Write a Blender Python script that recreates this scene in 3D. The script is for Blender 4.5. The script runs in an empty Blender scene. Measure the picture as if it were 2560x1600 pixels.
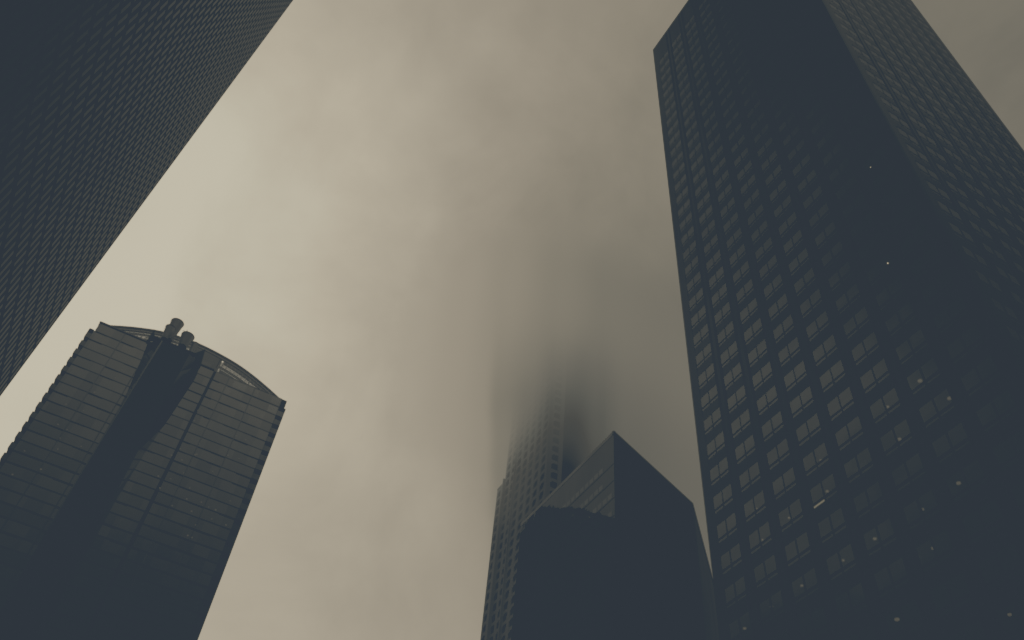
import bpy, bmesh, math, random
from mathutils import Vector, Matrix

random.seed(7)
scene = bpy.context.scene
col = scene.collection
S = 1.25                     # scene radiance per unit of sky brightness

# film response: (scene brightness, display code value r, g, b): a hard lifted toe, then warm greys
KNOTS = [(0.0, (46, 53, 61)), (0.018, (46, 54, 61)), (0.032, (54, 60, 63)), (0.050, (61, 65, 66)), (0.070, (67, 70, 69)), (0.100, (74, 75, 72)),
         (0.14, (90, 90, 84)), (0.18, (108, 105, 96)), (0.22, (124, 119, 107)), (0.28, (140, 133, 119)), (0.34, (153, 145, 130)), (0.42, (167, 159, 143)),
         (0.52, (180, 172, 155)), (0.62, (190, 184, 167)), (0.72, (199, 193, 177)), (0.80, (206, 200, 186))]


def inv(code):
    """scene brightness that the film shows as this red code value"""
    for (x0, c0), (x1, c1) in zip(KNOTS[1:], KNOTS[2:]):
        if code <= c1[0]:
            return x0 + (x1 - x0) * (code - c0[0]) / (c1[0] - c0[0])
    return KNOTS[-1][0]


# ------------------------------------------------------------------ camera
RW = ((0.8691179950416589, -0.41618464687492407, -0.26725315788660303),
      (-0.48842207966676754, -0.6370081691896262, -0.5963761099169468),
      (0.07796013589493432, 0.6488535521142466, -0.7569090335832754))
FPX = 2144.4274              # focal length in photo pixels (2560 wide)
EYE = Vector((0.0, 0.0, 1.6))
cam_d = bpy.data.cameras.new('camera')
cam = bpy.data.objects.new('camera', cam_d)
col.objects.link(cam)
m = Matrix(((RW[0][0], RW[0][1], RW[0][2], EYE.x),
            (RW[1][0], RW[1][1], RW[1][2], EYE.y),
            (RW[2][0], RW[2][1], RW[2][2], EYE.z),
            (0, 0, 0, 1)))
cam.matrix_world = m
cam_d.sensor_width = 36.0
cam_d.lens = FPX / 2560.0 * 36.0
cam_d.clip_start = 0.1
cam_d.clip_end = 6000.0
scene.camera = cam
ROT = Matrix(RW)
ROT_T = ROT.transposed()


def project(p):
    """photo pixel of a world point (used only to rank which windows show largest)"""
    d = ROT_T @ (Vector(p) - EYE)
    if d.z >= -0.01:
        return None
    return (1280 + FPX * d.x / -d.z, 800 - FPX * d.y / -d.z)


# ------------------------------------------------------------------ helpers
def mesh_obj(name, verts, faces, mats, parent=None, midx=None, smooth=False):
    me = bpy.data.meshes.new(name)
    me.from_pydata([tuple(v) for v in verts], [], faces)
    for mt in (mats if isinstance(mats, (list, tuple)) else [mats]):
        me.materials.append(mt)
    if midx:
        me.polygons.foreach_set('material_index', midx)
    if smooth:
        me.polygons.foreach_set('use_smooth', [True] * len(me.polygons))
    me.update()
    o = bpy.data.objects.new(name, me)
    col.objects.link(o)
    if parent:
        o.parent = parent
    return o


class MB:
    """collects shapes into one mesh"""
    def __init__(self):
        self.v, self.f, self.m = [], [], []

    def add(self, verts, faces, mi=0):
        b = len(self.v)
        self.v += [tuple(v) for v in verts]
        self.f += [tuple(i + b for i in f) for f in faces]
        self.m += [mi] * len(faces)

    def box(self, x0, x1, y0, y1, z0, z1, mi=0):
        v = [(x0, y0, z0), (x1, y0, z0), (x1, y1, z0), (x0, y1, z0),
             (x0, y0, z1), (x1, y0, z1), (x1, y1, z1), (x0, y1, z1)]
        f = [(0, 3, 2, 1), (4, 5, 6, 7), (0, 1, 5, 4), (1, 2, 6, 5), (2, 3, 7, 6), (3, 0, 4, 7)]
        self.add(v, f, mi)

    def quad(self, a, b, c, d, mi=0):
        self.add([a, b, c, d], [(0, 1, 2, 3)], mi)

    def prism(self, plan, z0, z1, mi=0, top=True):
        n = len(plan)
        v = [(x, y, z0) for x, y in plan] + [(x, y, z1) for x, y in plan]
        f = [(i, (i + 1) % n, n + (i + 1) % n, n + i) for i in range(n)]
        if top:
            f.append(tuple(range(n, 2 * n)))
            f.append(tuple(range(n - 1, -1, -1)))
        self.add(v, f, mi)

    def bar(self, a, b, r, n=6, mi=0):
        a, b = Vector(a), Vector(b)
        d = (b - a).normalized()
        u = d.orthogonal().normalized()
        w = d.cross(u)
        v = []
        for p in (a, b):
            for i in range(n):
                t = 2 * math.pi * i / n
                v.append(p + u * r * math.cos(t) + w * r * math.sin(t))
        f = [(i, (i + 1) % n, n + (i + 1) % n, n + i) for i in range(n)]
        f += [tuple(range(n - 1, -1, -1)), tuple(range(n, 2 * n))]
        self.add(v, f, mi)

    def build(self, name, mats, parent=None, smooth=False):
        return mesh_obj(name, self.v, self.f, mats, parent, self.m, smooth)


def thing(name, label, cat, loc, group=None):
    o = bpy.data.objects.new(name, None)
    o.empty_display_size = 5
    o.location = loc
    col.objects.link(o)
    o['label'] = label
    o['category'] = cat
    if group:
        o['group'] = group
    return o


def stuff(o):
    o['kind'] = 'stuff'
    return o


# ------------------------------------------------------------------ materials
def new_mat(name):
    mt = bpy.data.materials.new(name)
    mt.use_nodes = True
    nt = mt.node_tree
    nt.nodes.clear()
    out = nt.nodes.new('ShaderNodeOutputMaterial')
    return mt, nt, out


def N(nt, t, **kw):
    n = nt.nodes.new(t)
    for k, v in kw.items():
        if k.startswith('i_'):
            key = k[2:]
            n.inputs[int(key) if key.isdigit() else key].default_value = v
        else:
            setattr(n, k, v)
    return n


def math_node(nt, op, a, b=None, c=None, clamp=False):
    n = nt.nodes.new('ShaderNodeMath')
    n.operation = op
    n.use_clamp = clamp
    for i, x in enumerate((a, b, c)):
        if x is None:
            continue
        if isinstance(x, (int, float)):
            n.inputs[i].default_value = x
        else:
            nt.links.new(x, n.inputs[i])
    return n.outputs[0]


def wall_mat(name, base, var=0.25, scale=0.15, ior=1.45, k=0.5, rough=0.35, bump=0.0, bscale=0.5, gloss_tint=1.0):
    """weathered facade: dark diffuse with streaky variation and a weak, clear-coat like reflection"""
    mt, nt, out = new_mat(name)
    geo = N(nt, 'ShaderNodeNewGeometry')
    mp = N(nt, 'ShaderNodeMapping')
    mp.inputs['Scale'].default_value = (scale, scale, scale * 0.2)
    nt.links.new(geo.outputs['Position'], mp.inputs['Vector'])
    no = N(nt, 'ShaderNodeTexNoise')
    no.inputs['Scale'].default_value = 1.0
    no.inputs['Detail'].default_value = 6
    no.inputs['Roughness'].default_value = 0.65
    nt.links.new(mp.outputs[0], no.inputs['Vector'])
    mr = N(nt, 'ShaderNodeMapRange')
    mr.inputs['From Min'].default_value = 0.3
    mr.inputs['From Max'].default_value = 0.7
    mr.inputs['To Min'].default_value = 1 - var
    mr.inputs['To Max'].default_value = 1 + var
    nt.links.new(no.outputs['Fac'], mr.inputs['Value'])
    cm = N(nt, 'ShaderNodeVectorMath', operation='SCALE')
    cm.inputs[0].default_value = base
    nt.links.new(mr.outputs[0], cm.inputs['Scale'])
    di = N(nt, 'ShaderNodeBsdfDiffuse')
    nt.links.new(cm.outputs[0], di.inputs['Color'])
    gl = N(nt, 'ShaderNodeBsdfGlossy')
    gl.inputs['Roughness'].default_value = rough
    gl.inputs['Color'].default_value = (gloss_tint, gloss_tint, gloss_tint, 1)
    fr = N(nt, 'ShaderNodeFresnel')
    fr.inputs['IOR'].default_value = ior
    fac = math_node(nt, 'MULTIPLY', fr.outputs[0], k)
    fac = math_node(nt, 'MULTIPLY', fac, mr.outputs[0], clamp=True)
    if bump:
        b2 = N(nt, 'ShaderNodeTexNoise')
        b2.inputs['Scale'].default_value = bscale
        b2.inputs['Detail'].default_value = 3
        nt.links.new(geo.outputs['Position'], b2.inputs['Vector'])
        bp = N(nt, 'ShaderNodeBump')
        bp.inputs['Strength'].default_value = bump
        bp.inputs['Distance'].default_value = 0.3
        nt.links.new(b2.outputs['Fac'], bp.inputs['Height'])
        nt.links.new(bp.outputs[0], gl.inputs['Normal'])
    mx = N(nt, 'ShaderNodeMixShader')
    nt.links.new(fac, mx.inputs[0])
    nt.links.new(di.outputs[0], mx.inputs[1])
    nt.links.new(gl.outputs[0], mx.inputs[2])
    nt.links.new(mx.outputs[0], out.inputs['Surface'])
    return mt


def glass_mat(name, ior=1.5, coat=None, k=1.0, rough=0.02, through=0.0, base=0.004, bump=0.08, bscale=0.25, cell=None, cellvar=0.25):
    """window glass: Fresnel reflection, slight pane-to-pane differences, optional view through"""
    mt, nt, out = new_mat(name)
    geo = N(nt, 'ShaderNodeNewGeometry')
    gl = N(nt, 'ShaderNodeBsdfGlossy')
    gl.inputs['Roughness'].default_value = rough
    b2 = N(nt, 'ShaderNodeTexNoise')
    b2.inputs['Scale'].default_value = bscale
    b2.inputs['Detail'].default_value = 2
    nt.links.new(geo.outputs['Position'], b2.inputs['Vector'])
    if bump:
        bp = N(nt, 'ShaderNodeBump')
        bp.inputs['Strength'].default_value = bump
        bp.inputs['Distance'].default_value = 0.2
        nt.links.new(b2.outputs['Fac'], bp.inputs['Height'])
        nt.links.new(bp.outputs[0], gl.inputs['Normal'])
    fr = N(nt, 'ShaderNodeFresnel')
    fr.inputs['IOR'].default_value = ior
    fac = math_node(nt, 'MULTIPLY', fr.outputs[0], k, clamp=True)
    if coat:      # coated panes: the mirror sets in late, toward grazing sight lines
        f3 = math_node(nt, 'POWER', fr.outputs[0], 4.0)
        fac = math_node(nt, 'MULTIPLY', math_node(nt, 'DIVIDE', f3, math_node(nt, 'ADD', f3, coat)), k)
    if cell:
        dv = N(nt, 'ShaderNodeVectorMath', operation='DIVIDE')
        nt.links.new(geo.outputs['Position'], dv.inputs[0])
        dv.inputs[1].default_value = cell
        fl = N(nt, 'ShaderNodeVectorMath', operation='FLOOR')
        nt.links.new(dv.outputs[0], fl.inputs[0])
        wn = N(nt, 'ShaderNodeTexWhiteNoise', noise_dimensions='3D')
        nt.links.new(fl.outputs[0], wn.inputs['Vector'])
        vv = math_node(nt, 'MULTIPLY_ADD', wn.outputs['Value'], 2 * cellvar, 1 - cellvar)
        fac = math_node(nt, 'MULTIPLY', fac, vv, clamp=True)
    if through > 0:
        di = N(nt, 'ShaderNodeBsdfTransparent')
        di.inputs['Color'].default_value = (through, through, through, 1)
    else:
        di = N(nt, 'ShaderNodeBsdfDiffuse')
        di.inputs['Color'].default_value = (base, base, base, 1)
    mx = N(nt, 'ShaderNodeMixShader')
    nt.links.new(fac, mx.inputs[0])
    nt.links.new(di.outputs[0], mx.inputs[1])
    nt.links.new(gl.outputs[0], mx.inputs[2])
    nt.links.new(mx.outputs[0], out.inputs['Surface'])
    return mt


def lamp_mat(name, strength, color=(1.0, 0.96, 0.9)):
    mt, nt, out = new_mat(name)
    em = N(nt, 'ShaderNodeEmission')
    em.inputs['Color'].default_value = (*color, 1)
    em.inputs['Strength'].default_value = strength
    nt.links.new(em.outputs[0], out.inputs['Surface'])
    return mt


M_BLACK = wall_mat('black_granite', (0.012, 0.012, 0.013), ior=1.4, k=0.04, rough=0.4)
M_RWALL = wall_mat('dark_metal_cladding', (0.012, 0.012, 0.013), var=0.2, ior=1.45, k=0.45, rough=0.2)
M_RPIER = wall_mat('pier_metal', (0.006, 0.006, 0.007), var=0.2, ior=1.4, k=0.3, rough=0.35)
M_DARK = wall_mat('dark_interior', (0.004, 0.004, 0.0045), ior=1.3, k=0.0)
M_AGLASS = glass_mat('slit_window_glass', ior=1.5, coat=0.02, k=0.66, bump=0.02, cell=(5.0, 0.8496, 2.049), cellvar=0.10)
M_RGLASS = glass_mat('office_window_glass', ior=1.98, k=1.0, through=0.55, bump=0.03, cell=(9.0, 2.0, 4.62), cellvar=0.06)
M_GGLASS = glass_mat('banded_glass', ior=3.25, k=1.0, rough=0.12, bump=0.05, cell=(4.6, 30.0, 3.94), cellvar=0.13)
M_GDARK = wall_mat('shaft_cladding', (0.01, 0.01, 0.011), ior=1.6, k=0.75, rough=0.12)
M_GTRIM = wall_mat('pale_metal_trim', (0.06, 0.06, 0.06), ior=2.2, k=1.0, rough=0.25)
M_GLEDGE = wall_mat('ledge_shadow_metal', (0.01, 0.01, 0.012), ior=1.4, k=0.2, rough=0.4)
M_GCROWN = wall_mat('crown_metal', (0.60, 0.60, 0.60), var=0.2, ior=3.0, k=1.0, rough=0.35)
M_DRUM = wall_mat('drum_metal', (0.55, 0.55, 0.55), var=0.25, scale=0.6, ior=2.2, k=1.0, rough=0.35)
M_MWALL = wall_mat('polished_stone', (0.010, 0.010, 0.011), var=0.12, ior=1.5, k=0.62, rough=0.03, bump=0.10, bscale=0.22)
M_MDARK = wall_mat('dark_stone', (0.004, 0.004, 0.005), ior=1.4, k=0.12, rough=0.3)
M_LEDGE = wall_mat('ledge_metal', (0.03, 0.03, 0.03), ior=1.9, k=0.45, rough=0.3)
M_COURSE = wall_mat('course_metal', (0.07, 0.07, 0.07), ior=1.6, k=0.6, rough=0.3)
M_MSIDE = wall_mat('side_stone', (0.010, 0.010, 0.011), ior=1.45, k=0.22, rough=0.12)
M_MGLASS = glass_mat('strip_window_glass', ior=1.62, k=1.0, bump=0.10, bscale=0.22, cell=(5.0, 1.7, 4.1), cellvar=0.1)
M_USTONE = wall_mat('pale_granite', (0.44, 0.435, 0.43), var=0.12, scale=0.3, ior=1.45, k=0.15, rough=0.5)
M_UGLASS = glass_mat('dark_office_glass', ior=1.5, k=0.5, bump=0.05, base=0.07, cell=(2.0, 2.0, 4.35), cellvar=0.4)
M_LAMP = lamp_mat('ceiling_lamp_glow', 0.27)
M_STAR = lamp_mat('bright_lamp_glow', 1.3)
M_STRIP = lamp_mat('lit_sill_glow', 0.24, (1.0, 0.97, 0.9))
M_GLAMP = lamp_mat('office_lamp_glow', 0.17)
M_GROUND = wall_mat('asphalt', (0.05, 0.05, 0.05), var=0.3, scale=0.5, k=0.1)
M_PAVE = wall_mat('paving', (0.18, 0.175, 0.17), var=0.2, scale=0.8, k=0.1)

# see-through screen glass of the crown
mt, nt, out = new_mat('crown_screen_glass')
tr = N(nt, 'ShaderNodeBsdfTransparent')
tr.inputs['Color'].default_value = (0.58, 0.58, 0.58, 1)
gl = N(nt, 'ShaderNodeBsdfGlossy')
gl.inputs['Roughness'].default_value = 0.05
mx = N(nt, 'ShaderNodeMixShader')
mx.inputs[0].default_value = 0.06
nt.links.new(tr.outputs[0], mx.inputs[1])
nt.links.new(gl.outputs[0], mx.inputs[2])
nt.links.new(mx.outputs[0], out.inputs['Surface'])
M_SCREEN = mt

# ------------------------------------------------------------------ ground
o = mesh_obj('ground', [(-3000, -3000, 0), (3000, -3000, 0), (3000, 3000, 0), (-3000, 3000, 0)], [(0, 1, 2, 3)], M_GROUND)
o['kind'] = 'structure'
b = MB()
b.box(-8, 12, -40, 100, 0.004, 0.14)
o = b.build('pavement', M_PAVE)
o['kind'] = 'structure'


def area_of(pts):
    q = [project(p) for p in pts]
    if any(x is None for x in q):
        return 0.0
    cx = sum(x[0] for x in q) / len(q)
    cy = sum(x[1] for x in q) / len(q)
    if not (0 < cx < 2560 and 0 < cy < 1600):
        return 0.0
    return abs(sum(q[i][0] * q[(i + 1) % len(q)][1] - q[(i + 1) % len(q)][0] * q[i][1] for i in range(len(q)))) / 2


E0 = 1.6

# ================================================================== tower with paired windows (R)
a = 64.0
Rt = thing('corner_tower', 'tall dark corner tower with paired square windows on two faces and small lamps glowing inside', 'tower', (a, 0.43 * a, 0))


def under(o, root):
    """parent without moving: the meshes are written in world coordinates"""
    o.parent = root
    o.matrix_parent_inverse = Matrix.Translation(root.location).inverted()
    return o


RX0, RX1 = a, 1.687 * a
RY0, RY1 = 0.43 * a, 1.13 * a
RTOP = 3.49 * a + E0
FL = 0.0722 * a
WH = 0.0315 * a
WZ0 = 0.9034 * a + E0           # window bottom of one measured floor
jmin = -int((WZ0 - 1.0) / FL)
jmax = int((3.345 * a + E0 - WH - WZ0) / FL)
colsL = [(1.1029 - 0.0842 * k) * a for k in range(8)]          # far (larger y) end of each window, left face
colsR = [(1.036 + 0.0815 * k) * a for k in range(8)]           # near end, right face
WW = 0.0585 * a
D = 0.55                       # facade depth

core = MB()
core.box(RX0 + 6, RX1 - 6, RY0 + 6, RY1 - 6, 0, RTOP - 0.5)
under(core.build('core', M_DARK), Rt)
fac_ = MB()
pier = MB()
slab = MB()
for j in range(jmin, jmax + 1):
    z = WZ0 + j * FL
    zt = z + WH                       # window head
    zn = z + FL - 0.0108 * a          # underside of the next sill strip
    if j == jmax:
        zn = RTOP
    # spandrels of the two seen faces and the two far ones
    for k in range(3):                # shallow reveals: three boards, each a touch deeper
        za, zb = zt + (zn - zt) * k / 3.0, zt + (zn - zt) * (k + 1) / 3.0
        dd = 0.02 * k if j < jmax else 0
        fac_.box(RX0 + dd, RX0 + D, RY0 + D, RY1, za, zb)
        fac_.box(RX0 + D, RX1, RY0 + dd, RY0 + D, za, zb)
    slab.box(RX0 + D, RX1 - D, RY0 + D, RY1 - D, zt + 0.12, zt + 0.45)
fac_.box(RX0, RX0 + D, RY0 + D, RY1, 0, WZ0 + jmin * FL - 0.0108 * a)
fac_.box(RX0 + D, RX1, RY0, RY0 + D, 0, WZ0 + jmin * FL - 0.0108 * a)
fac_.box(RX1 - D, RX1, RY0 + D, RY1 - D, 0, RTOP)
fac_.box(RX0 + D, RX1, RY1 - D, RY1, 0, RTOP)
# piers between the window columns
edgesL = [RY1] + [c for c in colsL] + [RY0]
ys = []
for i in range(9):
    hi = RY1 if i == 0 else colsL[i - 1] - WW
    lo = colsL[i] if i < 8 else RY0
    ys.append((lo, hi))
for i, (lo, hi) in enumerate(ys):
    if i == 8:
        lo = RY0 - 0.12
    fac_.box(RX0 - 0.002, RX0 + D - 0.02, lo + (D if i == 8 else 0), hi, 0, RTOP - 0.6)
    mid = (lo + hi) / 2
    if 0 < i < 8:
        for s in (-0.62, 0.62):
            pier.box(RX0 - 0.09, RX0 - 0.002, mid + s - 0.11, mid + s + 0.11, 0, RTOP - 0.9)
pier.box(RX0 - 0.12, RX0 + D, RY0 - 0.12, RY0 + D - 0.01, 0, RTOP)
xs = []
for i in range(9):
    lo = RX0 + D if i == 0 else colsR[i - 1] + WW
    hi = colsR[i] if i < 8 else RX1
    xs.append((lo, hi))
for i, (lo, hi) in enumerate(xs):
    fac_.box(lo, hi, RY0 - 0.002, RY0 + D - 0.02, 0, RTOP - 0.6)
    mid = (lo + hi) / 2
    if 0 < i < 8:
        for s in (-0.55, 0.55):
            pier.box(mid + s - 0.08, mid + s + 0.08, RY0 - 0.04, RY0 - 0.002, 0, RTOP - 0.9)
under(fac_.build('facade', M_RWALL), Rt)
under(pier.build('pier', M_RPIER), Rt)
stuff(under(slab.build('floor_slab', M_DARK), Rt))
rf = MB()
rf.box(RX0 + 0.3, RX1 - 0.3, RY0 + 0.3, RY1 - 0.3, RTOP - 0.35, RTOP - 0.05)
under(rf.build('roof', M_RWALL), Rt)


def window_unit(mb, face, c, z, lit=False):
    """two panes, a mullion, a rail, two low sill panes. face L: plane x, c = far y end; face R: plane y, c = near x end"""
    def rect(u0, u1, z0, z1, dep, mi):
        if face == 'L':
            x = RX0 + dep
            y0, y1 = c - u0 * a, c - u1 * a
            mb.quad((x, y0, z0), (x, y1, z0), (x, y1, z1), (x, y0, z1), mi)
        else:
            y = RY0 + dep
            x0, x1 = c + u0 * a, c + u1 * a
            mb.quad((x0, y, z0), (x1, y, z0), (x1, y, z1), (x0, y, z1), mi)

    def bx(u0, u1, z0, z1, d0, d1, mi):
        if face == 'L':
            mb.box(RX0 + d0, RX0 + d1, c - u1 * a, c - u0 * a, z0, z1, mi)
        else:
            mb.box(c + u0 * a, c + u1 * a, RY0 + d0, RY0 + d1, z0, z1, mi)
    zt = z + WH
    zs1, zs0 = z - 0.0050 * a, z - 0.0108 * a
    pd = 0.04
    rect(-0.0004, 0.0279, z - 0.03, zt, pd, 0)
    rect(0.0301, 0.0589, z - 0.03, zt, pd, 0)
    if not lit:
        rect(0.0007, 0.0277, zs0, zs1, pd, 0)
    rect(0.0308, 0.0580, zs0, zs1, pd, 0)
    bx(0.0279, 0.0301, zs0, zt, 0.01, 0.22, 1)
    bx(0, 0.0279, zs1, z - 0.03, 0.015, 0.22, 1)
    bx(0.0301, 0.0585, zs1, z - 0.03, 0.015, 0.22, 1)


units = []
for j in range(jmin, jmax + 1):
    z = WZ0 + j * FL
    for k, c in enumerate(colsL):
        pts = [(RX0, c, z), (RX0, c - WW, z), (RX0, c - WW, z + WH), (RX0, c, z + WH)]
        units.append([area_of(pts), 'L', c, z, (k, j)])
    for k, c in enumerate(colsR):
        pts = [(c, RY0, z), (c + WW, RY0, z), (c + WW, RY0, z + WH), (c, RY0, z + WH)]
        units.append([area_of(pts), 'R', c, z, (k, j)])
LITKEY = (3, 1)
units.sort(key=lambda u: -u[0])
rest = MB()
for i, (ar, face, c, z, key) in enumerate(units):
    lit = face == 'L' and key == LITKEY
    if i < 100 or lit:
        mb = MB()
        window_unit(mb, face, c, z, lit)
        w = under(mb.build('window', [M_RGLASS, M_RPIER], None), Rt)
        if lit:
            w['label'] = 'window with its low sill pane brightly lit'
            s = MB()
            x = RX0 + 0.04
            s.quad((x, c - 0.0007 * a, z - 0.0105 * a), (x, c - 0.0277 * a, z - 0.0105 * a), (x, c - 0.0277 * a, z - 0.0055 * a), (x, c - 0.0007 * a, z - 0.0055 * a))
            so = s.build('lit_sill_pane', M_STRIP)
            so.parent = w
            so.matrix_parent_inverse = Matrix.Identity(4)
    else:
        window_unit(rest, face, c, z)
stuff(under(rest.build('window', [M_RGLASS, M_RPIER]), Rt))

# ceiling lamps seen through the glass: (y, z) of the sight line on the facade, in units of a
lamps = [(0.8124, 0.9785), (0.8095, 1.0461), (0.9847, 1.0472), (0.9091, 0.9811), (0.9839, 0.9763), (0.7453, 0.8418), (0.8152, 0.8405),
         (0.5799, 0.8429), (0.6495, 0.8391), (0.6532, 0.7725), (0.9114, 0.8432), (0.9879, 0.8416), (1.0617, 0.8337),
         (0.747, 0.7035), (0.5816, 0.6326), (0.648, 1.0507), (0.6471, 0.9772), (0.5763, 1.0522), (0.5418, 0.9844)]
stars = [(0.5483, 1.3433), (0.5427, 1.3295), (0.5007, 1.6252), (1.0401, 2.2242), (1.0715, 2.2236)]


def disc(mb, c, r, n=14):
    v = [(c[0] + r * math.cos(2 * math.pi * i / n), c[1] + r * math.sin(2 * math.pi * i / n), c[2]) for i in range(n)]
    w = [(x, y, z + 0.12) for x, y, z in v]
    f = [tuple(range(n - 1, -1, -1)), tuple(range(n, 2 * n))] + [(i, (i + 1) % n, n + (i + 1) % n, n + i) for i in range(n)]
    mb.add(v + w, f)


for lst, mat_, rad in ((lamps, M_LAMP, 0.20), (stars, M_STAR, 0.10)):
    for (yy, zz) in lst:
        zw = zz * a + E0
        j = math.floor((zw - WZ0 + 0.3) / FL)
        ceil_z = WZ0 + j * FL + WH - 0.05
        if mat_ is M_STAR:
            t = 1.006
        else:
            t = min(max((ceil_z - E0) / (zz * a), 1.008), 1.085)
        p = Vector((a, yy * a, zz * a)) * t + EYE
        mb = MB()
        disc(mb, p, rad * (1.0 + 0.25 * random.uniform(-1, 1)))
        under(mb.build('ceiling_lamp', mat_), Rt)

# ================================================================== slit window slab (A)
c_ = 14.4
At = thing('slab_tower', 'black slab tower with dense ranks of narrow slit windows, its top out of view', 'tower', (-c_, 2.2 * c_, 0))
AY0, AY1 = 0.45 * c_, 4.405 * c_
ATOP = 10.9 * c_ + E0
CS, RS = 0.0590 * c_, 0.1423 * c_
WY, WHT = 0.0300 * c_, 0.108 * c_
body = MB()
body.box(-c_ - 34, -c_ - 0.4, AY0 + 0.05, AY1 - 0.05, 0, ATOP)
body.box(-c_ - 34.3, -c_ + 0.0, AY0 - 0.2, AY1 + 0.0, ATOP, ATOP + 3.0)
under(body.build('core', M_BLACK), At)
wl = MB()
ncol = int((AY1 - AY0) / CS)
yc0 = 2.608 * c_
k0 = -int((yc0 - AY0 - 0.3) / CS)
k1 = int((AY1 - 0.35 - yc0) / CS)
prev = AY0
for k in range(k0, k1 + 1):
    y1 = yc0 + k * CS
    y0 = y1 - WY
    wl.box(-c_ - 0.4, -c_, prev, y0, 0, ATOP)
    prev = y1
wl.box(-c_ - 0.4, -c_, prev, AY1, 0, ATOP)
zr0 = 2.8554 * c_ + E0
r0 = -int((zr0 - 4) / RS)
r1 = int((ATOP - 3 - zr0) / RS)
prev = 0
for r in range(r0, r1 + 1):
    zb = zr0 + r * RS
    wl.box(-c_ - 0.39, -c_ - 0.02, AY0 + 0.02, AY1 - 0.02, prev, zb)
    prev = zb + WHT
wl.box(-c_ - 0.39, -c_ - 0.02, AY0 + 0.02, AY1 - 0.02, prev, ATOP)
under(wl.build('facade', M_BLACK), At)
units = []
for k in range(k0, k1 + 1):
    y1 = yc0 + k * CS
    for r in range(r0, r1 + 1):
        zb = zr0 + r * RS
        x = -c_ - 0.006
        q = [(x, y1 - WY, zb), (x, y1, zb), (x, y1, zb + WHT), (x, y1 - WY, zb + WHT)]
        ar = area_of(q) if y1 > 2.38 * c_ else 0
        units.append((ar, q))
units.sort(key=lambda u: -u[0])
rest = MB()
for i, (ar, q) in enumerate(units):
    if i < 100:
        mb = MB()
        mb.quad(*q)
        under(mb.build('window', M_AGLASS), At)
    else:
        rest.quad(*q)
stuff(under(rest.build('window', M_AGLASS), At))

# ================================================================== banded glass tower with the curved crown (G)
g = 236.0
Gt = thing('crowned_tower', 'glass banded tower with an arched lattice crown, dark central shaft and drums on its roof', 'tower', (-0.04 * g, g, 0))
GZ = lambda t: t * g + E0
gx = lambda t: t * g
FLG = 0.01668 * g
zt0 = GZ(0.8620)
nfl = int((zt0 - 4) / FLG)
gc = MB()
gc.box(gx(-0.1856) + 1.4, gx(0.1026) - 1.4, g + 0.9, g + 46, 0, GZ(0.845))
gc.box(gx(-0.1785), gx(0.1005), g + 0.9, g + 1.6, GZ(0.845), GZ(0.8632))
under(gc.build('core', M_GDARK), Gt)
# zones of glass bands: x ranges between vertical joints
zones = [(-0.1795, -0.1427), (-0.1427, -0.1052), (-0.1052, -0.0560), (-0.0560, -0.0125), (-0.0085, 0.0112), (0.0112, 0.0505), (0.0505, 0.0925)]
bands = []
for k in range(0, nfl):
    ztop = zt0 - k * FLG
    zbot = ztop - FLG
    mb = MB()
    for i, (x0, x1) in enumerate(zones):
        if k == 0:
            x0 = max(x0, -0.1785)
        n = 2
        for s in range(n):
            xa = gx(x0 + (x1 - x0) * s / n)
            xb = gx(x0 + (x1 - x0) * (s + 1) / n)
            # each band leans out a little at its foot, so a dark ledge shows under it
            t = random.uniform(-0.02, 0.02)
            dk = random.choice((0.22, 0.26, 0.38, 0.48))
            mb.quad((xa, g + 0.16 + t, zbot + 0.02), (xb, g + 0.16 - t, zbot + 0.02), (xb, g + 0.26 - t, ztop - dk), (xa, g + 0.26 + t, ztop - dk))
    under(mb.build('window_band', M_GGLASS), Gt)
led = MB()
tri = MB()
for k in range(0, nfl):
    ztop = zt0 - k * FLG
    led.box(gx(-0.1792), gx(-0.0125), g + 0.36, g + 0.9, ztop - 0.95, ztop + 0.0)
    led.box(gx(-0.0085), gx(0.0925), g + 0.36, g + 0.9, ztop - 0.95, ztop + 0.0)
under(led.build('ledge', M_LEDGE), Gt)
for xv in (-0.1427, -0.1052, 0.0112, 0.0505):
    tri.box(gx(xv) - 0.15, gx(xv) + 0.15, g - 0.02, g + 0.3, GZ(0.30), GZ(0.861))
tri.box(gx(-0.1795), gx(-0.0125), g - 0.06, g + 0.5, GZ(0.8622), GZ(0.8632) + 0.2)
under(tri.build('mullion', M_GTRIM), Gt)
# serrated corners: a pale box and a dark balcony slot on every floor
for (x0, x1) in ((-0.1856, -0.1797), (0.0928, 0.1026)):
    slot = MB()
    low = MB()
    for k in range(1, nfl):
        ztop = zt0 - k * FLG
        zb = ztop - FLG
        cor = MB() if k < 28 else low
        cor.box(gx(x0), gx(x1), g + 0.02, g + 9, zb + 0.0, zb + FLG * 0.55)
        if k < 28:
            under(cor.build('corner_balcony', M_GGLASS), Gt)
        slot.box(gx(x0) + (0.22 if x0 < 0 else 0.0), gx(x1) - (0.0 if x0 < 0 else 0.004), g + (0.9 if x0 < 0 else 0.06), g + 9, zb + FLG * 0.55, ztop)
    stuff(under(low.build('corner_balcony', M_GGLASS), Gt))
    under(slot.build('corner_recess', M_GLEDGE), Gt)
cap = MB()
cap.box(gx(-0.1856), gx(-0.1797), g + 0.02, g + 9, GZ(0.8453) - FLG * 0.45, GZ(0.8453))
under(cap.build('corner_cap', M_GLEDGE), Gt)

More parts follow.
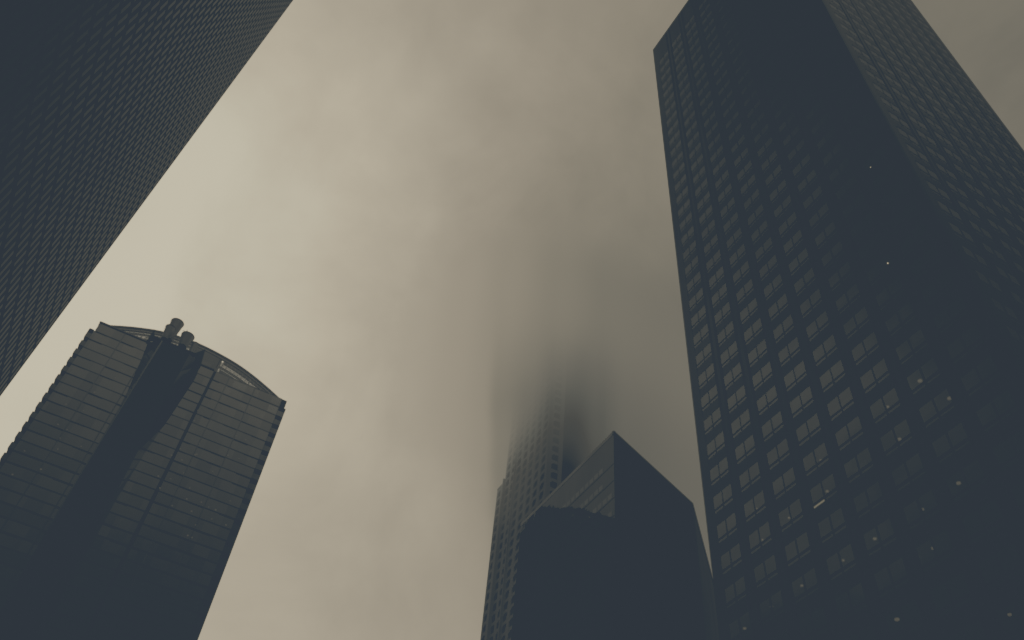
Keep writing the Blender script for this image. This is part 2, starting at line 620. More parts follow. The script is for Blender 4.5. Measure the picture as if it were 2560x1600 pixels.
# central shaft with tapering wings
dsh = 7.0
fs = (g - dsh) / g
prof = [(0.30, -0.0995, -0.0530), (0.55, -0.0997, -0.0530), (0.62, -0.0995, -0.0490), (0.6889, -0.0998, -0.0446), (0.7406, -0.0999, -0.0390),
        (0.7675, -0.1010, -0.0363), (0.8348, -0.1075, -0.0308), (0.8632, -0.1108, -0.0325)]
v, f = [], []
for i, (t, xl, xr) in enumerate(prof):
    tt = min(t, 0.8740)
    fl_, fr_ = -0.0997 + (t - 0.60) / 0.2632 * 0.0046 if t > 0.6 else -0.0997, -0.0535
    top = 0.8740 if i == len(prof) - 1 else t
    v += [(gx(xl), g + 0.3, GZ(t)), (gx(fl_) * fs, g - dsh, 1.6 + top * (g - dsh)), (gx(fr_) * fs, g - dsh, 1.6 + top * (g - dsh)), (gx(xr), g + 0.3, GZ(t))]
n = len(prof)
fL, fF, fR = [], [], []
for i in range(n - 1):
    q = i * 4
    f += [(q, q + 1, q + 5, q + 4), (q + 1, q + 2, q + 6, q + 5), (q + 2, q + 3, q + 7, q + 6)]
q = (n - 1) * 4
f += [(q, q + 1, q + 2, q + 3)]
under(mesh_obj('central_shaft', v, f, M_GDARK), Gt)
# pale strip down the left arris of the shaft, faint string courses across its front
ar = MB()
for i in range(1, n - 1):
    p0 = Vector(v[i * 4 + 1])
    p1 = Vector(v[i * 4 + 5])
    ar.bar(p0 + Vector((0.0, -0.1, 0)), p1 + Vector((0.0, -0.1, 0)), 0.32, 4)
under(ar.build('corner_strip', M_GTRIM), Gt)
sc_ = MB()
for k in range(0, 26):
    zc = 1.6 + (0.866 - 0.0162 * k) * (g - dsh)
    sc_.box(gx(-0.093) * fs, gx(-0.0545) * fs, g - dsh - 0.10, g - dsh - 0.003, zc, zc + 0.55)
under(sc_.build('string_course', M_COURSE), Gt)
# horns: pointed fins at the outer top corners of the wings
for nm, pts in (('horn', [(-0.1128, 0.8620), (-0.1040, 0.8695), (-0.1123, 0.8872)]), ('horn', [(-0.0480, 0.8740), (-0.0318, 0.8560), (-0.0338, 0.8700), (-0.0367, 0.8900)])):
    mb = MB()
    fr = [(gx(x), g - 0.6, GZ(z)) for x, z in pts]
    bk = [(gx(x), g + 0.2, GZ(z)) for x, z in pts]
    k = len(pts)
    mb.add(fr + bk, [tuple(range(k)), tuple(range(2 * k - 1, k - 1, -1))] + [(i, k + i, k + (i + 1) % k, (i + 1) % k) for i in range(k)])
    under(mb.build(nm, M_GDARK), Gt)


def drum(cx, cy, z0, z1, r0, r1, cut=0.0, n=36):
    """open cup, wider at the rim, with a thick dark rim and a darker inner liner"""
    v, f, mi = [], [], []
    prof = [(r0, z0), (r0 + (r1 - r0) * 0.5, (z0 + z1) / 2), (r1, z1 - 0.22), (r1 + 0.05, z1 - 0.22), (r1 + 0.05, z1), (r1 - 0.3, z1), (r0 - 0.3, z0 + 0.4)]
    for (r, z) in prof:
        for i in range(n):
            t = 2 * math.pi * i / n
            v.append((cx + r * math.cos(t), cy + r * math.sin(t), z))
    for k in range(len(prof) - 1):
        for i in range(n):
            f.append((k * n + i, k * n + (i + 1) % n, (k + 1) * n + (i + 1) % n, (k + 1) * n + i))
            mi.append(0 if k < 2 else 1)
    f.append(tuple(range(n - 1, -1, -1)))
    mi.append(1)
    return under(mesh_obj('rooftop_drum', v, f, [M_DRUM, M_GLEDGE], None, mi, False), Gt)


def at_plane(t, z, y):
    """point seen at (t, z) on the plane y = g, moved along the sight line to the plane y"""
    return (t * y, y, 1.6 + z * y)


for (tl, tr_, zb, ztp, y) in ((-0.0985, -0.0797, 0.880, 0.9180, g - 1.5), (-0.1010, -0.0868, 0.8790, 0.9035, g - 4.0), (-0.0765, -0.0577, 0.8790, 0.9020, g - 4.0), (-0.0575, -0.0475, 0.868, 0.8935, g - 3.0)):
    r = (tr_ - tl) / 2 * y
    cx, _, z1 = at_plane((tl + tr_) / 2, ztp, y)
    z0 = at_plane(0, zb, y)[2]
    drum(cx, y, z0, z1, r * 0.64, r)
# deck the drums stand on
dk = MB()
dk.box(gx(-0.1035), gx(-0.0450), g - dsh + 0.6, g - 0.2, GZ(0.8620) - 2.0, 1.6 + 0.8752 * (g - dsh) + 0.8)
under(dk.build('shaft_deck', M_GLEDGE), Gt)
# aerials beside the tallest drum
an = MB()
p0 = at_plane(-0.0745, 0.895, g - 2)
p1 = at_plane(-0.0712, 0.9098, g - 2)
an.bar(p0, p1, 0.28, 6)
an.bar(at_plane(-0.0775, 0.9080, g - 2), at_plane(-0.0715, 0.9090, g - 2), 0.07, 5)
an.bar(at_plane(-0.0705, 0.9020, g - 2), at_plane(-0.0722, 0.9125, g - 2), 0.07, 5)
an.bar(at_plane(-0.0690, 0.9010, g - 2), at_plane(-0.0730, 0.9090, g - 2), 0.06, 5)
under(an.build('aerial', M_GLEDGE), Gt)

# arched crown: ribs, glazed openings, solid panels
ctrl = [(-0.1760, 0.8662), (-0.1709, 0.8692), (-0.1350, 0.8868), (-0.1001, 0.8990), (-0.0525, 0.9046), (-0.004, 0.9003), (0.0281, 0.8928), (0.0623, 0.8798), (0.1015, 0.8612)]


def arch(x):
    for i in range(len(ctrl) - 1):
        if ctrl[i][0] <= x <= ctrl[i + 1][0]:
            p0 = ctrl[max(i - 1, 0)]
            p1, p2 = ctrl[i], ctrl[i + 1]
            p3 = ctrl[min(i + 2, len(ctrl) - 1)]
            h = p2[0] - p1[0]
            t = (x - p1[0]) / h
            m1 = (p2[1] - p0[1]) / (p2[0] - p0[0]) * h
            m2 = (p3[1] - p1[1]) / (p3[0] - p1[0]) * h
            return (2 * t ** 3 - 3 * t * t + 1) * p1[1] + (t ** 3 - 2 * t * t + t) * m1 + (-2 * t ** 3 + 3 * t * t) * p2[1] + (t ** 3 - t * t) * m2
    return 0.862


yc = g + 2.2
NS = 96
xs_ = [-0.1755 + (0.1010 + 0.1755) * i / NS for i in range(NS + 1)]


def ribbon(mb, off0, off1, y0, y1, x_a=-1, x_b=1, floor_=None, mi=0):
    pts = [x for x in xs_ if x_a <= x <= x_b]
    for i in range(len(pts) - 1):
        xa, xb = pts[i], pts[i + 1]
        q = []
        for x in (xa, xb):
            zt_, zb_ = arch(x) - off0, arch(x) - off1
            lo = 0.8610
            q.append((x, max(zt_, lo), max(zb_, lo)))
        if q[0][1] - q[0][2] < 1e-5 and q[1][1] - q[1][2] < 1e-5:
            continue
        vv = []
        for y in (y0, y1):
            vv += [(q[0][0] * g, y, GZ(q[0][2])), (q[1][0] * g, y, GZ(q[1][2])), (q[1][0] * g, y, GZ(q[1][1])), (q[0][0] * g, y, GZ(q[0][1]))]
        mb.add(vv, [(0, 1, 2, 3), (7, 6, 5, 4), (3, 2, 6, 7), (1, 0, 4, 5)], mi)


rim = MB()
ribbon(rim, 0.0000, 0.0016, yc - 0.35, yc + 0.6)
ribbon(rim, 0.0022, 0.0052, yc + 0.05, yc + 0.5)
ribbon(rim, 0.0058, 0.0068, yc - 0.20, yc + 0.5)
under(rim.build('crown_rim', M_GCROWN), Gt)
for parts in (((0.0068, 0.0600, -0.0560, -0.0070), (0.0068, 0.0126, -0.0075, 0.1010), (0.0262, 0.0600, -0.0075, 0.0200), (0.0068, 0.0600, 0.0690, 0.1010)),
              ((0.0068, 0.0600, -0.1755, -0.1600),)):
    pan = MB()
    for i, (o0, o1, xa, xb) in enumerate(parts):
        ribbon(pan, o0, o1, yc + 0.02 * (i % 2), yc + 0.4, xa, xb)
    under(pan.build('crown_panel', M_GGLASS), Gt)
scr = MB()
ribbon(scr, 0.0108, 0.0600, yc + 0.15, yc + 0.17, -0.0120, 0.0700)
under(scr.build('crown_glazing', M_SCREEN), Gt)
scr = MB()
ribbon(scr, 0.0068, 0.0600, yc + 0.15, yc + 0.17, -0.1610, -0.0540)
under(scr.build('crown_glazing', M_SCREEN), Gt)
mul = MB()
x = -0.0115
k = 0
while x < 0.070:
    zt_, zb_ = arch(x) - 0.0068, max(arch(x) - 0.0262, 0.861)
    if zt_ > zb_:
        w = 0.24 if k % 7 == 1 else 0.09
        mul.box(gx(x) - w, gx(x) + w, yc + 0.0, yc + 0.3, GZ(zb_), GZ(zt_))
    x += 0.0064
    k += 1
ribbon(mul, 0.0203, 0.0210, yc - 0.02, yc + 0.3, -0.0120, 0.0700)
ribbon(mul, 0.0226, 0.0231, yc - 0.02, yc + 0.3, -0.0120, 0.0700)
under(mul.build('crown_mullion', M_GCROWN), Gt)
mul = MB()
x = -0.1580
k = 0
while x < -0.056:
    zt_, zb_ = arch(x) - 0.0068, 0.861
    if zt_ > zb_:
        w = 0.22 if k % 4 == 2 else 0.09
        mul.box(gx(x) - w, gx(x) + w, yc + 0.0, yc + 0.3, GZ(zb_), GZ(zt_))
    x += 0.0058
    k += 1
for off in (0.0105, 0.0125, 0.0205, 0.0255):
    ribbon(mul, off, off + 0.0009, yc - 0.02, yc + 0.3, -0.1600, -0.0560)
# raking struts behind the left lattice
for xa in (-0.150, -0.128, -0.110):
    mul.bar((gx(xa), yc + 0.9, GZ(0.862)), (gx(xa + 0.017), yc + 0.9, GZ(arch(xa + 0.017) - 0.007)), 0.12, 5)
under(mul.build('crown_mullion', M_GCROWN), Gt)
# office lamps behind the bands, mostly toward the right
for i in range(46):
    x = random.uniform(-0.02, 0.09) if random.random() < 0.75 else random.uniform(-0.17, -0.11)
    kf = random.randint(2, 15)
    z = zt0 - (kf + 1) * FLG + random.uniform(0.5, 1.3)
    mb = MB()
    xx = gx(x)
    r = random.uniform(0.16, 0.30)
    mb.add([(xx + r * math.cos(t * math.pi / 4), g + 0.06, z + r * 0.8 * math.sin(t * math.pi / 4)) for t in range(8)], [tuple(range(8))])
    under(mb.build('office_lamp', M_GLAMP), Gt)

# ================================================================== dark angular tower (M)
mm = 74.7
Mt = thing('angular_tower', 'dark angular tower with a sharp roof corner, in front of the fog-topped tower', 'tower', (mm + 15, 1.7 * mm, 0))
MZ = 1.6071 * mm + E0
rt = MZ - E0
apex = (mm, 1.4638 * mm)
rgt = (0.8503 * rt, 0.9930 * rt)
far = (1.150 * rt, 1.280 * rt)
back = (mm + 34, 1.99 * mm + 6)
lft = (mm, 1.9790 * mm)
plan = [apex, rgt, far, back, lft]
b = MB()
n = len(plan)
v = [(x, y, 0) for x, y in plan] + [(x, y, MZ) for x, y in plan]
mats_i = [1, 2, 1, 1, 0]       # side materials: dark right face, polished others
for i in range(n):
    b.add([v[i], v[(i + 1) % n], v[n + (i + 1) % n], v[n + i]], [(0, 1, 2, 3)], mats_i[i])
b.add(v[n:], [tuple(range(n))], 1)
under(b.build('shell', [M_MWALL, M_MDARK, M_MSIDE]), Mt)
cp = MB()
for i in (0, 1, 4):
    p, q = Vector((*plan[i], MZ)), Vector((*plan[(i + 1) % n], MZ))
    d = (q - p).normalized()
    nrm = Vector((d.y, -d.x, 0))
    o0 = 0.06
    pts = [p - nrm * 0.4, q - nrm * 0.4, q + nrm * o0, p + nrm * o0]
    cp.add([(x.x, x.y, MZ - 0.75) for x in pts] + [(x.x, x.y, MZ + 0.12 + 0.003 * i) for x in pts],
           [(0, 3, 2, 1), (4, 5, 6, 7), (0, 1, 5, 4), (1, 2, 6, 5), (2, 3, 7, 6), (3, 0, 4, 7)])
under(cp.build('coping', M_MDARK), Mt)
jn = MB()
for k in range(26):
    z1 = (1.5155 - 0.0555 * k) * mm + E0
    z0 = z1 - 0.0165 * mm
    ys0 = 1.5156 if k < 2 else 1.4741
    mb = MB()
    y = ys0
    while y < 1.860:
        mb.quad((mm - 0.03, (y + 0.0215) * mm, z0), (mm - 0.03, (y + 0.0020) * mm, z0), (mm - 0.03, (y + 0.0020) * mm, z1), (mm - 0.03, (y + 0.0215) * mm, z1))
        y += 0.0237
    under(mb.build('window_strip', M_MGLASS), Mt)
    jn.box(mm - 0.05, mm - 0.004, 1.4660 * mm, 1.975 * mm, z0 - 0.40, z0 - 0.33)
under(jn.build('panel_joint', M_MDARK), Mt)

# ================================================================== gridded stone tower in the cloud (U)
azc = math.radians(29.5)
ut = Vector((math.cos(azc), -math.sin(azc), 0))     # to the right as seen from the street
UX, UY = 120.0, 220.0                               # near corner: side face x = UX, front face y = UY
uc = Vector((UX + 16, UY + 20, 0))
Ut = thing('stone_tower', 'pale stone tower with a grid of recessed windows, its upper floors vanishing into low cloud', 'tower', (uc.x, uc.y, 0))
FU = 4.35
TOPU, TIER = 286.0, 228.0
fr = MB()
cr = MB()
pl_ = MB()
uw = []
cr.box(UX + 0.75, UX + 27, UY + 0.75, UY + 36, 0, TOPU - 1)
cr.box(UX + 1.75, UX + 33, UY + 36, UY + 43.4, 0, TIER - 1)
DW = 0.62


def bay(face, p0, s0, s1, z1, ncol, wf):
    """one bay of the grid. face S: plane x = p0, s along y; face F: plane y = p0, s along x"""
    def bx(a0, a1, d0, d1, za, zb, mb=fr):
        if face == 'S':
            mb.box(p0 + d0, p0 + d1, a0, a1, za, zb)
        else:
            mb.box(a0, a1, p0 + d0, p0 + d1, za, zb)
    bw = (s1 - s0) / ncol
    prev = s0
    for c in range(ncol):
        w0 = s0 + bw * (c + 0.5 - wf / 2)
        w1 = s0 + bw * (c + 0.5 + wf / 2)
        bx(prev, w0, 0, DW, 0, z1)
        prev = w1
        k = 0
        while (k + 1) * FU < z1:
            za = k * FU
            bx(w0, w1, 0.06, DW - 0.01, za, za + 1.35)
            # chamfered head over each opening
            y = [(w0, za + FU - 0.55), (w0, za + FU), (w0 + 0.75, za + FU)]
            zlo, zhi, dq = za + 1.35, za + FU, DW - 0.05
            if face == 'S':
                q = [(p0 + dq, w1, zlo), (p0 + dq, w0, zlo), (p0 + dq, w0, zhi), (p0 + dq, w1, zhi)]
                h = [(p0 + 0.04, w1, zhi), (p0 + 0.04, w1 - 0.9, zhi), (p0 + 0.04, w1, zhi - 0.8)]
                h2 = [(p0 + 0.5, yy, zz_) for _, yy, zz_ in h]
            else:
                q = [(w0, p0 + dq, zlo), (w1, p0 + dq, zlo), (w1, p0 + dq, zhi), (w0, p0 + dq, zhi)]
                h = [(w0, p0 + 0.04, zhi), (w0 + 0.9, p0 + 0.04, zhi), (w0, p0 + 0.04, zhi - 0.8)]
                h2 = [(xx_, p0 + 0.5, zz_) for xx_, _, zz_ in h]
            fr.add(h + h2, [(0, 1, 2), (5, 4, 3), (0, 3, 4, 1), (1, 4, 5, 2), (2, 5, 3, 0)])
            arx = area_of(q)
            pr = project(q[0])
            # rank: the angular tower hides what stands right of its wall and below its roof line
            if pr is None or za > 235 or pr[0] > 1296 + max(0, 1310 - pr[1]) or (face == 'F' and pr[1] > 1190):
                arx = 0
            uw.append((arx, q))
            k += 1
        bx(w0, w1, 0.06, DW - 0.01, k * FU, z1)
    bx(prev, s1, 0, DW, 0, z1)


bay('S', UX + 1.0, UY + 36, UY + 44, TIER, 2, 0.62)
bay('S', UX + 0.35, UY + 27, UY + 36, TOPU, 2, 0.60)
bay('S', UX, UY + 0.64, UY + 26.5, TOPU, 5, 0.60)
bay('F', UY, UX + 0.0, UX + 6.5, TOPU, 1, 0.45)
bay('F', UY + 1.6, UX + 6.6, UX + 27, TOPU, 4, 0.52)
fr.box(UX + 1.63, UX + 33, UY + 43.4, UY + 44, 0, TIER)
fr.box(UX + 0.9, UX + 33.2, UY + 1.4, UY + 44.1, TIER, TIER + 0.5)
fr.box(UX + 0.4, UX + 27.2, UY + 1.0, UY + 36.2, TOPU, TOPU + 0.6)
for yy in (UY + 36.0, UY + 26.75):
    pl_.box(UX - 0.55, UX + 0.9, yy - 0.32, yy + 0.32, 0, TIER if yy > UY + 30 else TOPU)
pl_.box(UX - 0.35, UX + 0.63, UY - 0.35, UY + 0.63, 0, TOPU)
under(pl_.build('pilaster', M_USTONE), Ut)
under(cr.build('core', M_DARK), Ut)
under(fr.build('facade', M_USTONE), Ut)
uw.sort(key=lambda u: -u[0])
rest = MB()
for i, (ar_, q) in enumerate(uw):
    if i < 100:
        mb = MB()
        mb.quad(*q)
        under(mb.build('window', M_UGLASS), Ut)
    else:
        rest.quad(*q)
stuff(under(rest.build('window', M_UGLASS), Ut))

# ================================================================== low cloud round the stone tower
mt, nt, out = new_mat('cloud_vapour')
geo = N(nt, 'ShaderNodeNewGeometry')
CC = Vector((uc.x - 6, uc.y - 8, 262.0))
AX = Vector((80.0, 62.0, 168.0))
sub = N(nt, 'ShaderNodeVectorMath', operation='SUBTRACT')
nt.links.new(geo.outputs['Position'], sub.inputs[0])
sub.inputs[1].default_value = CC
dv = N(nt, 'ShaderNodeVectorMath', operation='DIVIDE')
nt.links.new(sub.outputs[0], dv.inputs[0])
dv.inputs[1].default_value = AX
ln = N(nt, 'ShaderNodeVectorMath', operation='LENGTH')
nt.links.new(dv.outputs[0], ln.inputs[0])
rad = N(nt, 'ShaderNodeMapRange', interpolation_type='SMOOTHSTEP')
rad.inputs['From Min'].default_value = 1.0
rad.inputs['From Max'].default_value = 0.35
nt.links.new(ln.outputs['Value'], rad.inputs['Value'])
sep = N(nt, 'ShaderNodeSeparateXYZ')
nt.links.new(geo.outputs['Position'], sep.inputs[0])
nz = N(nt, 'ShaderNodeTexNoise')
nz.inputs['Scale'].default_value = 0.04
nz.inputs['Detail'].default_value = 5
nt.links.new(geo.outputs['Position'], nz.inputs['Vector'])
zz = math_node(nt, 'MULTIPLY_ADD', nz.outputs['Fac'], 60.0, -30.0)
zz = math_node(nt, 'ADD', sep.outputs['Z'], zz)
# the vapour hangs lower on the east side
de = N(nt, 'ShaderNodeVectorMath', operation='DOT_PRODUCT')
nt.links.new(sub.outputs[0], de.inputs[0])
de.inputs[1].default_value = ut
ez = N(nt, 'ShaderNodeMapRange', interpolation_type='SMOOTHSTEP')
ez.inputs['From Min'].default_value = 4.0
ez.inputs['From Max'].default_value = 24.0
ez.inputs['To Max'].default_value = 42.0
nt.links.new(de.outputs['Value'], ez.inputs['Value'])
zz = math_node(nt, 'ADD', zz, ez.outputs[0])
hr = N(nt, 'ShaderNodeMapRange', interpolation_type='SMOOTHSTEP')
hr.inputs['From Min'].default_value = 196.0
hr.inputs['From Max'].default_value = 276.0
nt.links.new(zz, hr.inputs['Value'])
lid = N(nt, 'ShaderNodeMapRange', interpolation_type='SMOOTHSTEP')
lid.inputs['From Min'].default_value = 345.0
lid.inputs['From Max'].default_value = 288.0
nt.links.new(sep.outputs['Z'], lid.inputs['Value'])
den = math_node(nt, 'MULTIPLY', rad.outputs[0], math_node(nt, 'MULTIPLY_ADD', hr.outputs[0], 0.11, 0.0022))
den = math_node(nt, 'MULTIPLY', den, lid.outputs[0])
# glow put in for scattered sky light: paler to the west, gloomy to the east (position along the screen-parallel axis of the tower)
dt = N(nt, 'ShaderNodeVectorMath', operation='DOT_PRODUCT')
nt.links.new(sub.outputs[0], dt.inputs[0])
dt.inputs[1].default_value = ut
tn = math_node(nt, 'MULTIPLY_ADD', dt.outputs['Value'], 1 / 130.0, 0.5, clamp=True)


def grey_ramp(stops):
    rp = nt.nodes.new('ShaderNodeValToRGB')
    rp.color_ramp.interpolation = 'EASE'
    els = rp.color_ramp.elements
    while len(els) < len(stops):
        els.new(0.5)
    for el, (t, code) in zip(els, stops):
        el.position = t / 130.0 + 0.5
        v = inv(code) * S
        el.color = (v, v, v, 1)
    nt.links.new(tn, rp.inputs[0])
    return rp.outputs[0]


gr_low = grey_ramp([(-64, 163), (-46, 154), (-28, 143), (-23, 114), (-11, 93), (-2, 78), (7, 72), (15, 84), (26, 98), (48, 102)])
gr_high = grey_ramp([(-64, 163), (-42, 153), (-24, 143), (-2, 130), (18, 120), (44, 116)])
ab = N(nt, 'ShaderNodeVolumeAbsorption')
ab.inputs['Color'].default_value = (0, 0, 0, 1)
nt.links.new(den, ab.inputs['Density'])
up = N(nt, 'ShaderNodeMapRange', interpolation_type='SMOOTHSTEP')
up.inputs['From Min'].default_value = 210.0
up.inputs['From Max'].default_value = 268.0
nt.links.new(sep.outputs['Z'], up.inputs['Value'])
mg = N(nt, 'ShaderNodeMix')
mg.data_type = 'FLOAT'
nt.links.new(up.outputs[0], mg.inputs[0])
nt.links.new(gr_low, mg.inputs[2])
nt.links.new(gr_high, mg.inputs[3])
em = N(nt, 'ShaderNodeEmission')
em.inputs['Color'].default_value = (1, 1, 1, 1)
nt.links.new(math_node(nt, 'MULTIPLY', den, mg.outputs[0]), em.inputs['Strength'])
ad = N(nt, 'ShaderNodeAddShader')
nt.links.new(ab.outputs[0], ad.inputs[0])
nt.links.new(em.outputs[0], ad.inputs[1])
nt.links.new(ad.outputs[0], out.inputs['Volume'])
bm = bmesh.new()
bmesh.ops.create_icosphere(bm, subdivisions=3, radius=1.0)
for vt in bm.verts:
    vt.co = Vector((vt.co.x * AX.x, vt.co.y * AX.y, vt.co.z * AX.z)) * 1.01
me = bpy.data.meshes.new('low_cloud')
bm.to_mesh(me)
bm.free()
me.materials.append(mt)
cl = bpy.data.objects.new('low_cloud', me)
cl.location = CC
col.objects.link(cl)
cl['kind'] = 'stuff'
cl['label'] = 'grey low cloud swallowing the top of the pale stone tower'
cl['category'] = 'cloud'

# ================================================================== overcast sky
SUN_EL, SUN_AZ = math.radians(42), math.radians(-6)       # azimuth from +Y toward +X
world = bpy.data.worlds.new('World')
scene.world = world
world.use_nodes = True
nt = world.node_tree
nt.nodes.clear()
wo = nt.nodes.new('ShaderNodeOutputWorld')
bg1 = nt.nodes.new('ShaderNodeBackground')
bg2 = nt.nodes.new('ShaderNodeBackground')
sky = nt.nodes.new('ShaderNodeTexSky')
sky.sky_type = 'NISHITA'
sky.sun_disc = False
sky.sun_elevation = SUN_EL
sky.sun_rotation = SUN_AZ
sky.air_density = 2.0
sky.dust_density = 4.0
hs = nt.nodes.new('ShaderNodeHueSaturation')
hs.inputs['Saturation'].default_value = 0.1
nt.links.new(sky.outputs[0], hs.inputs['Color'])
nt.links.new(hs.outputs[0], bg1.inputs['Color'])
bg1.inputs['Strength'].default_value = 0.05
# cloud deck: brightness at a set of bearings, (east, north) slope of the sight line at unit height -> brightness
deck = [
    (-0.09, 0.98, 206), (-0.20, 0.78, 206), (-0.30, 1.44, 188), (0.06, 1.12, 172), (-0.17, 1.15, 206), (-0.04, 0.86, 193), (-0.11, 0.49, 172), (0.0, 0.43, 161), (0.11, 0.36, 149), (0.28, 0.31, 139), (0.02, 0.74, 170),
    (0.25, 0.60, 149), (0.24, 0.96, 165), (0.40, 0.62, 134), (0.50, 0.66, 122), (0.55, 0.82, 98), (0.42, 1.0, 134), (0.89, 1.02, 94), (0.62, 0.62, 116),
    (0.36, 1.40, 163), (0.30, 2.0, 183), (0.24, 1.78, 174), (0.45, 1.62, 152), (0.55, 1.85, 160), (0.73, 1.64, 148), (0.60, 1.15, 116), (0.54, 0.10, 116), (0.64, 0.09, 110), (0.10, 1.3, 174), (0.40, 0.25, 130), (0.75, 0.75, 100),
    # behind and beside the street, unseen, shaped for what the glass reflects (plain brightness)
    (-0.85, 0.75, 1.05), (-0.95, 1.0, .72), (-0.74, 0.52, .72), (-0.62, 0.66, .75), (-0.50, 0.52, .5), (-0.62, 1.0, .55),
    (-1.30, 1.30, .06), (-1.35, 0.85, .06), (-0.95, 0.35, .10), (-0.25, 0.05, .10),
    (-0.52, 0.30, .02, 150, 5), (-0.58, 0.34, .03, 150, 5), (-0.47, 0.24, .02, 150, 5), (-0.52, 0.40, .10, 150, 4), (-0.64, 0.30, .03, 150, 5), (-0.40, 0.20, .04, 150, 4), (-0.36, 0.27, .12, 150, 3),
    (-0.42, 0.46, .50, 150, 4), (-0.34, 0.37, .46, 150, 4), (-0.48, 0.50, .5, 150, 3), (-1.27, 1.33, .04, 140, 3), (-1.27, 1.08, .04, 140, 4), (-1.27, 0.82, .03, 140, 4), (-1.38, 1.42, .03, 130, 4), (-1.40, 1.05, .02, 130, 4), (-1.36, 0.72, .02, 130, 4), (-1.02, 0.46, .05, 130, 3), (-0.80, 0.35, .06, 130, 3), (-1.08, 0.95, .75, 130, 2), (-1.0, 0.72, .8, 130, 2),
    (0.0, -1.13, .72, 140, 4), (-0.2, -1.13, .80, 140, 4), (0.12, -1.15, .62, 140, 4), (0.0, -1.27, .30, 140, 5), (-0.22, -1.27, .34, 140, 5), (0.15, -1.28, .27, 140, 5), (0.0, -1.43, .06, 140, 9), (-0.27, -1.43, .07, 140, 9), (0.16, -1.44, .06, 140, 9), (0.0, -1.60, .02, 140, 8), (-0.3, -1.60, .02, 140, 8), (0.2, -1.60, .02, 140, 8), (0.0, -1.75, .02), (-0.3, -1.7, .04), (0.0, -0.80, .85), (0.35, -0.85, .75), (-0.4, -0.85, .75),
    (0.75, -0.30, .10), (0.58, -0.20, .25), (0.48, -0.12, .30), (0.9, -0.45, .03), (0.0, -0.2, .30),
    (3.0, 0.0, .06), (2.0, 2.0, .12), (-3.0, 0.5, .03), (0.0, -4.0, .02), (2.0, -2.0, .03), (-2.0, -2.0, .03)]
KAP = 55.0
tc = nt.nodes.new('ShaderNodeTexCoord')
nm = N(nt, 'ShaderNodeVectorMath', operation='NORMALIZE')
nt.links.new(tc.outputs['Generated'], nm.inputs[0])
# drifting cloud detail bends the lookup and mottles the deck
sp = N(nt, 'ShaderNodeSeparateXYZ')
nt.links.new(nm.outputs[0], sp.inputs[0])
zc = math_node(nt, 'MAXIMUM', sp.outputs['Z'], 0.12)
px = math_node(nt, 'DIVIDE', sp.outputs['X'], zc)
py = math_node(nt, 'DIVIDE', sp.outputs['Y'], zc)
cb = N(nt, 'ShaderNodeCombineXYZ')
nt.links.new(px, cb.inputs[0])
nt.links.new(py, cb.inputs[1])
wn = N(nt, 'ShaderNodeTexNoise')
wn.inputs['Scale'].default_value = 4.5
wn.inputs['Detail'].default_value = 5
wn.inputs['Roughness'].default_value = 0.52
nt.links.new(nm.outputs[0], wn.inputs['Vector'])
w1 = N(nt, 'ShaderNodeVectorMath', operation='SUBTRACT')
nt.links.new(wn.outputs['Color'], w1.inputs[0])
w1.inputs[1].default_value = (0.5, 0.5, 0.5)
w2 = N(nt, 'ShaderNodeVectorMath', operation='MULTIPLY_ADD')
nt.links.new(w1.outputs[0], w2.inputs[0])
w2.inputs[1].default_value = (0.30, 0.30, 0.30)
nt.links.new(nm.outputs[0], w2.inputs[2])
wd = N(nt, 'ShaderNodeVectorMath', operation='NORMALIZE')
nt.links.new(w2.outputs[0], wd.inputs[0])
num = den_ = None
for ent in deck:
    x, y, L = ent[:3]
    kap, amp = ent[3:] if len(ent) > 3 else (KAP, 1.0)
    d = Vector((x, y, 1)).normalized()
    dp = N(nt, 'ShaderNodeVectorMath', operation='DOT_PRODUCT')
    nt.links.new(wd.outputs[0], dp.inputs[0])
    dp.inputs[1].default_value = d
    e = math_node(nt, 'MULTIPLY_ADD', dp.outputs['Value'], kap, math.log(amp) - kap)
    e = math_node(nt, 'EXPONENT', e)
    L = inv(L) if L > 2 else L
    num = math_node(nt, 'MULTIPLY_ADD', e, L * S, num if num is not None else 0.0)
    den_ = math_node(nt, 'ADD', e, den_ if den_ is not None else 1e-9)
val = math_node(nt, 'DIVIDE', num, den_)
n2 = N(nt, 'ShaderNodeTexNoise')
n2.inputs['Scale'].default_value = 4.2
n2.inputs['Detail'].default_value = 6
n2.inputs['Roughness'].default_value = 0.55
n2.inputs['Distortion'].default_value = 0.6
nt.links.new(nm.outputs[0], n2.inputs['Vector'])
md = N(nt, 'ShaderNodeMapRange')
md.inputs['From Min'].default_value = 0.3
md.inputs['From Max'].default_value = 0.7
md.inputs['To Min'].default_value = 0.90
md.inputs['To Max'].default_value = 1.10
md.clamp = False
nt.links.new(n2.outputs['Fac'], md.inputs['Value'])
val = math_node(nt, 'MULTIPLY', val, md.outputs[0])
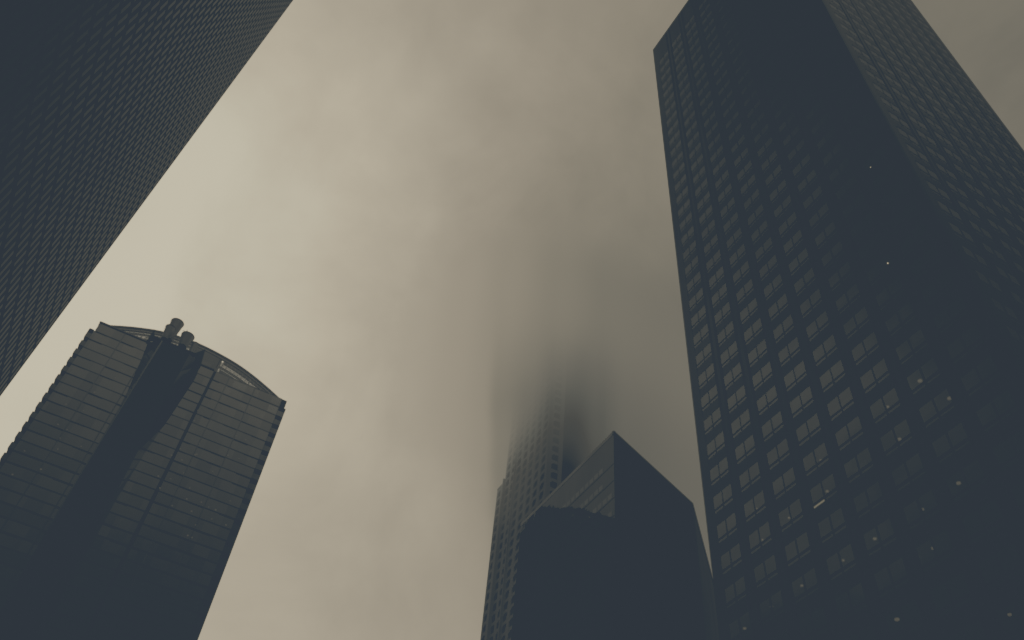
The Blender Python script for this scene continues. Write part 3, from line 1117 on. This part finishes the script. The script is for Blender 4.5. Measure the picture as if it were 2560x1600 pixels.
sm = nt.nodes.new('ShaderNodeMath')          # the thickest glare burns out to one tone
sm.operation = 'SMOOTH_MIN'
nt.links.new(val, sm.inputs[0])
sm.inputs[1].default_value = 0.64 * S
sm.inputs[2].default_value = 0.05
val = sm.outputs[0]
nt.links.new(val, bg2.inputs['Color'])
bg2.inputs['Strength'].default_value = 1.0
mxw = nt.nodes.new('ShaderNodeMixShader')
mxw.inputs[0].default_value = 0.985          # almost complete cover
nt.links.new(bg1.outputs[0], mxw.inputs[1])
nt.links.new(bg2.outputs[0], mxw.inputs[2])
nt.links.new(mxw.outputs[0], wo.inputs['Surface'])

sl = bpy.data.lights.new('sun', 'SUN')
sl.energy = 0.5
sl.angle = math.radians(20)
sl.color = (1.0, 0.97, 0.93)
so = bpy.data.objects.new('sun', sl)
sd = Vector((math.sin(SUN_AZ) * math.cos(SUN_EL), math.cos(SUN_AZ) * math.cos(SUN_EL), math.sin(SUN_EL)))
so.rotation_euler = sd.to_track_quat('Z', 'Y').to_euler()
col.objects.link(so)

# ================================================================== film response: lifted blue-black, warm greys
vs = scene.view_settings
vs.view_transform = 'Standard'
vs.look = 'None'
vs.exposure = 0.0
vs.gamma = 1.0
vs.use_curve_mapping = True
cmap = vs.curve_mapping
cmap.use_clip = False


def lin(v8):
    v = v8 / 255.0
    return v / 12.92 if v <= 0.04045 else ((v + 0.055) / 1.055) ** 2.4


# display code values for scene values (sky units): floor, windows, gloom ... bright cloud
knots = KNOTS
for ch in range(3):
    cu = cmap.curves[ch]
    pts = [(x * S, lin(rgb[ch])) for x, rgb in knots]
    while len(cu.points) < len(pts):
        cu.points.new(0.5, 0.5)
    for p, (x, y) in zip(cu.points, pts):
        p.location = (x, y)
        p.handle_type = 'VECTOR'
cmap.update()

scene.cycles.use_denoising = True
scene.cycles.pixel_filter_type = 'BLACKMAN_HARRIS'
scene.cycles.filter_width = 1.9          # a slightly soft lens
scene.cycles.max_bounces = 6
scene.cycles.transparent_max_bounces = 16
scene.cycles.volume_step_rate = 1.0
scene.render.film_transparent = False
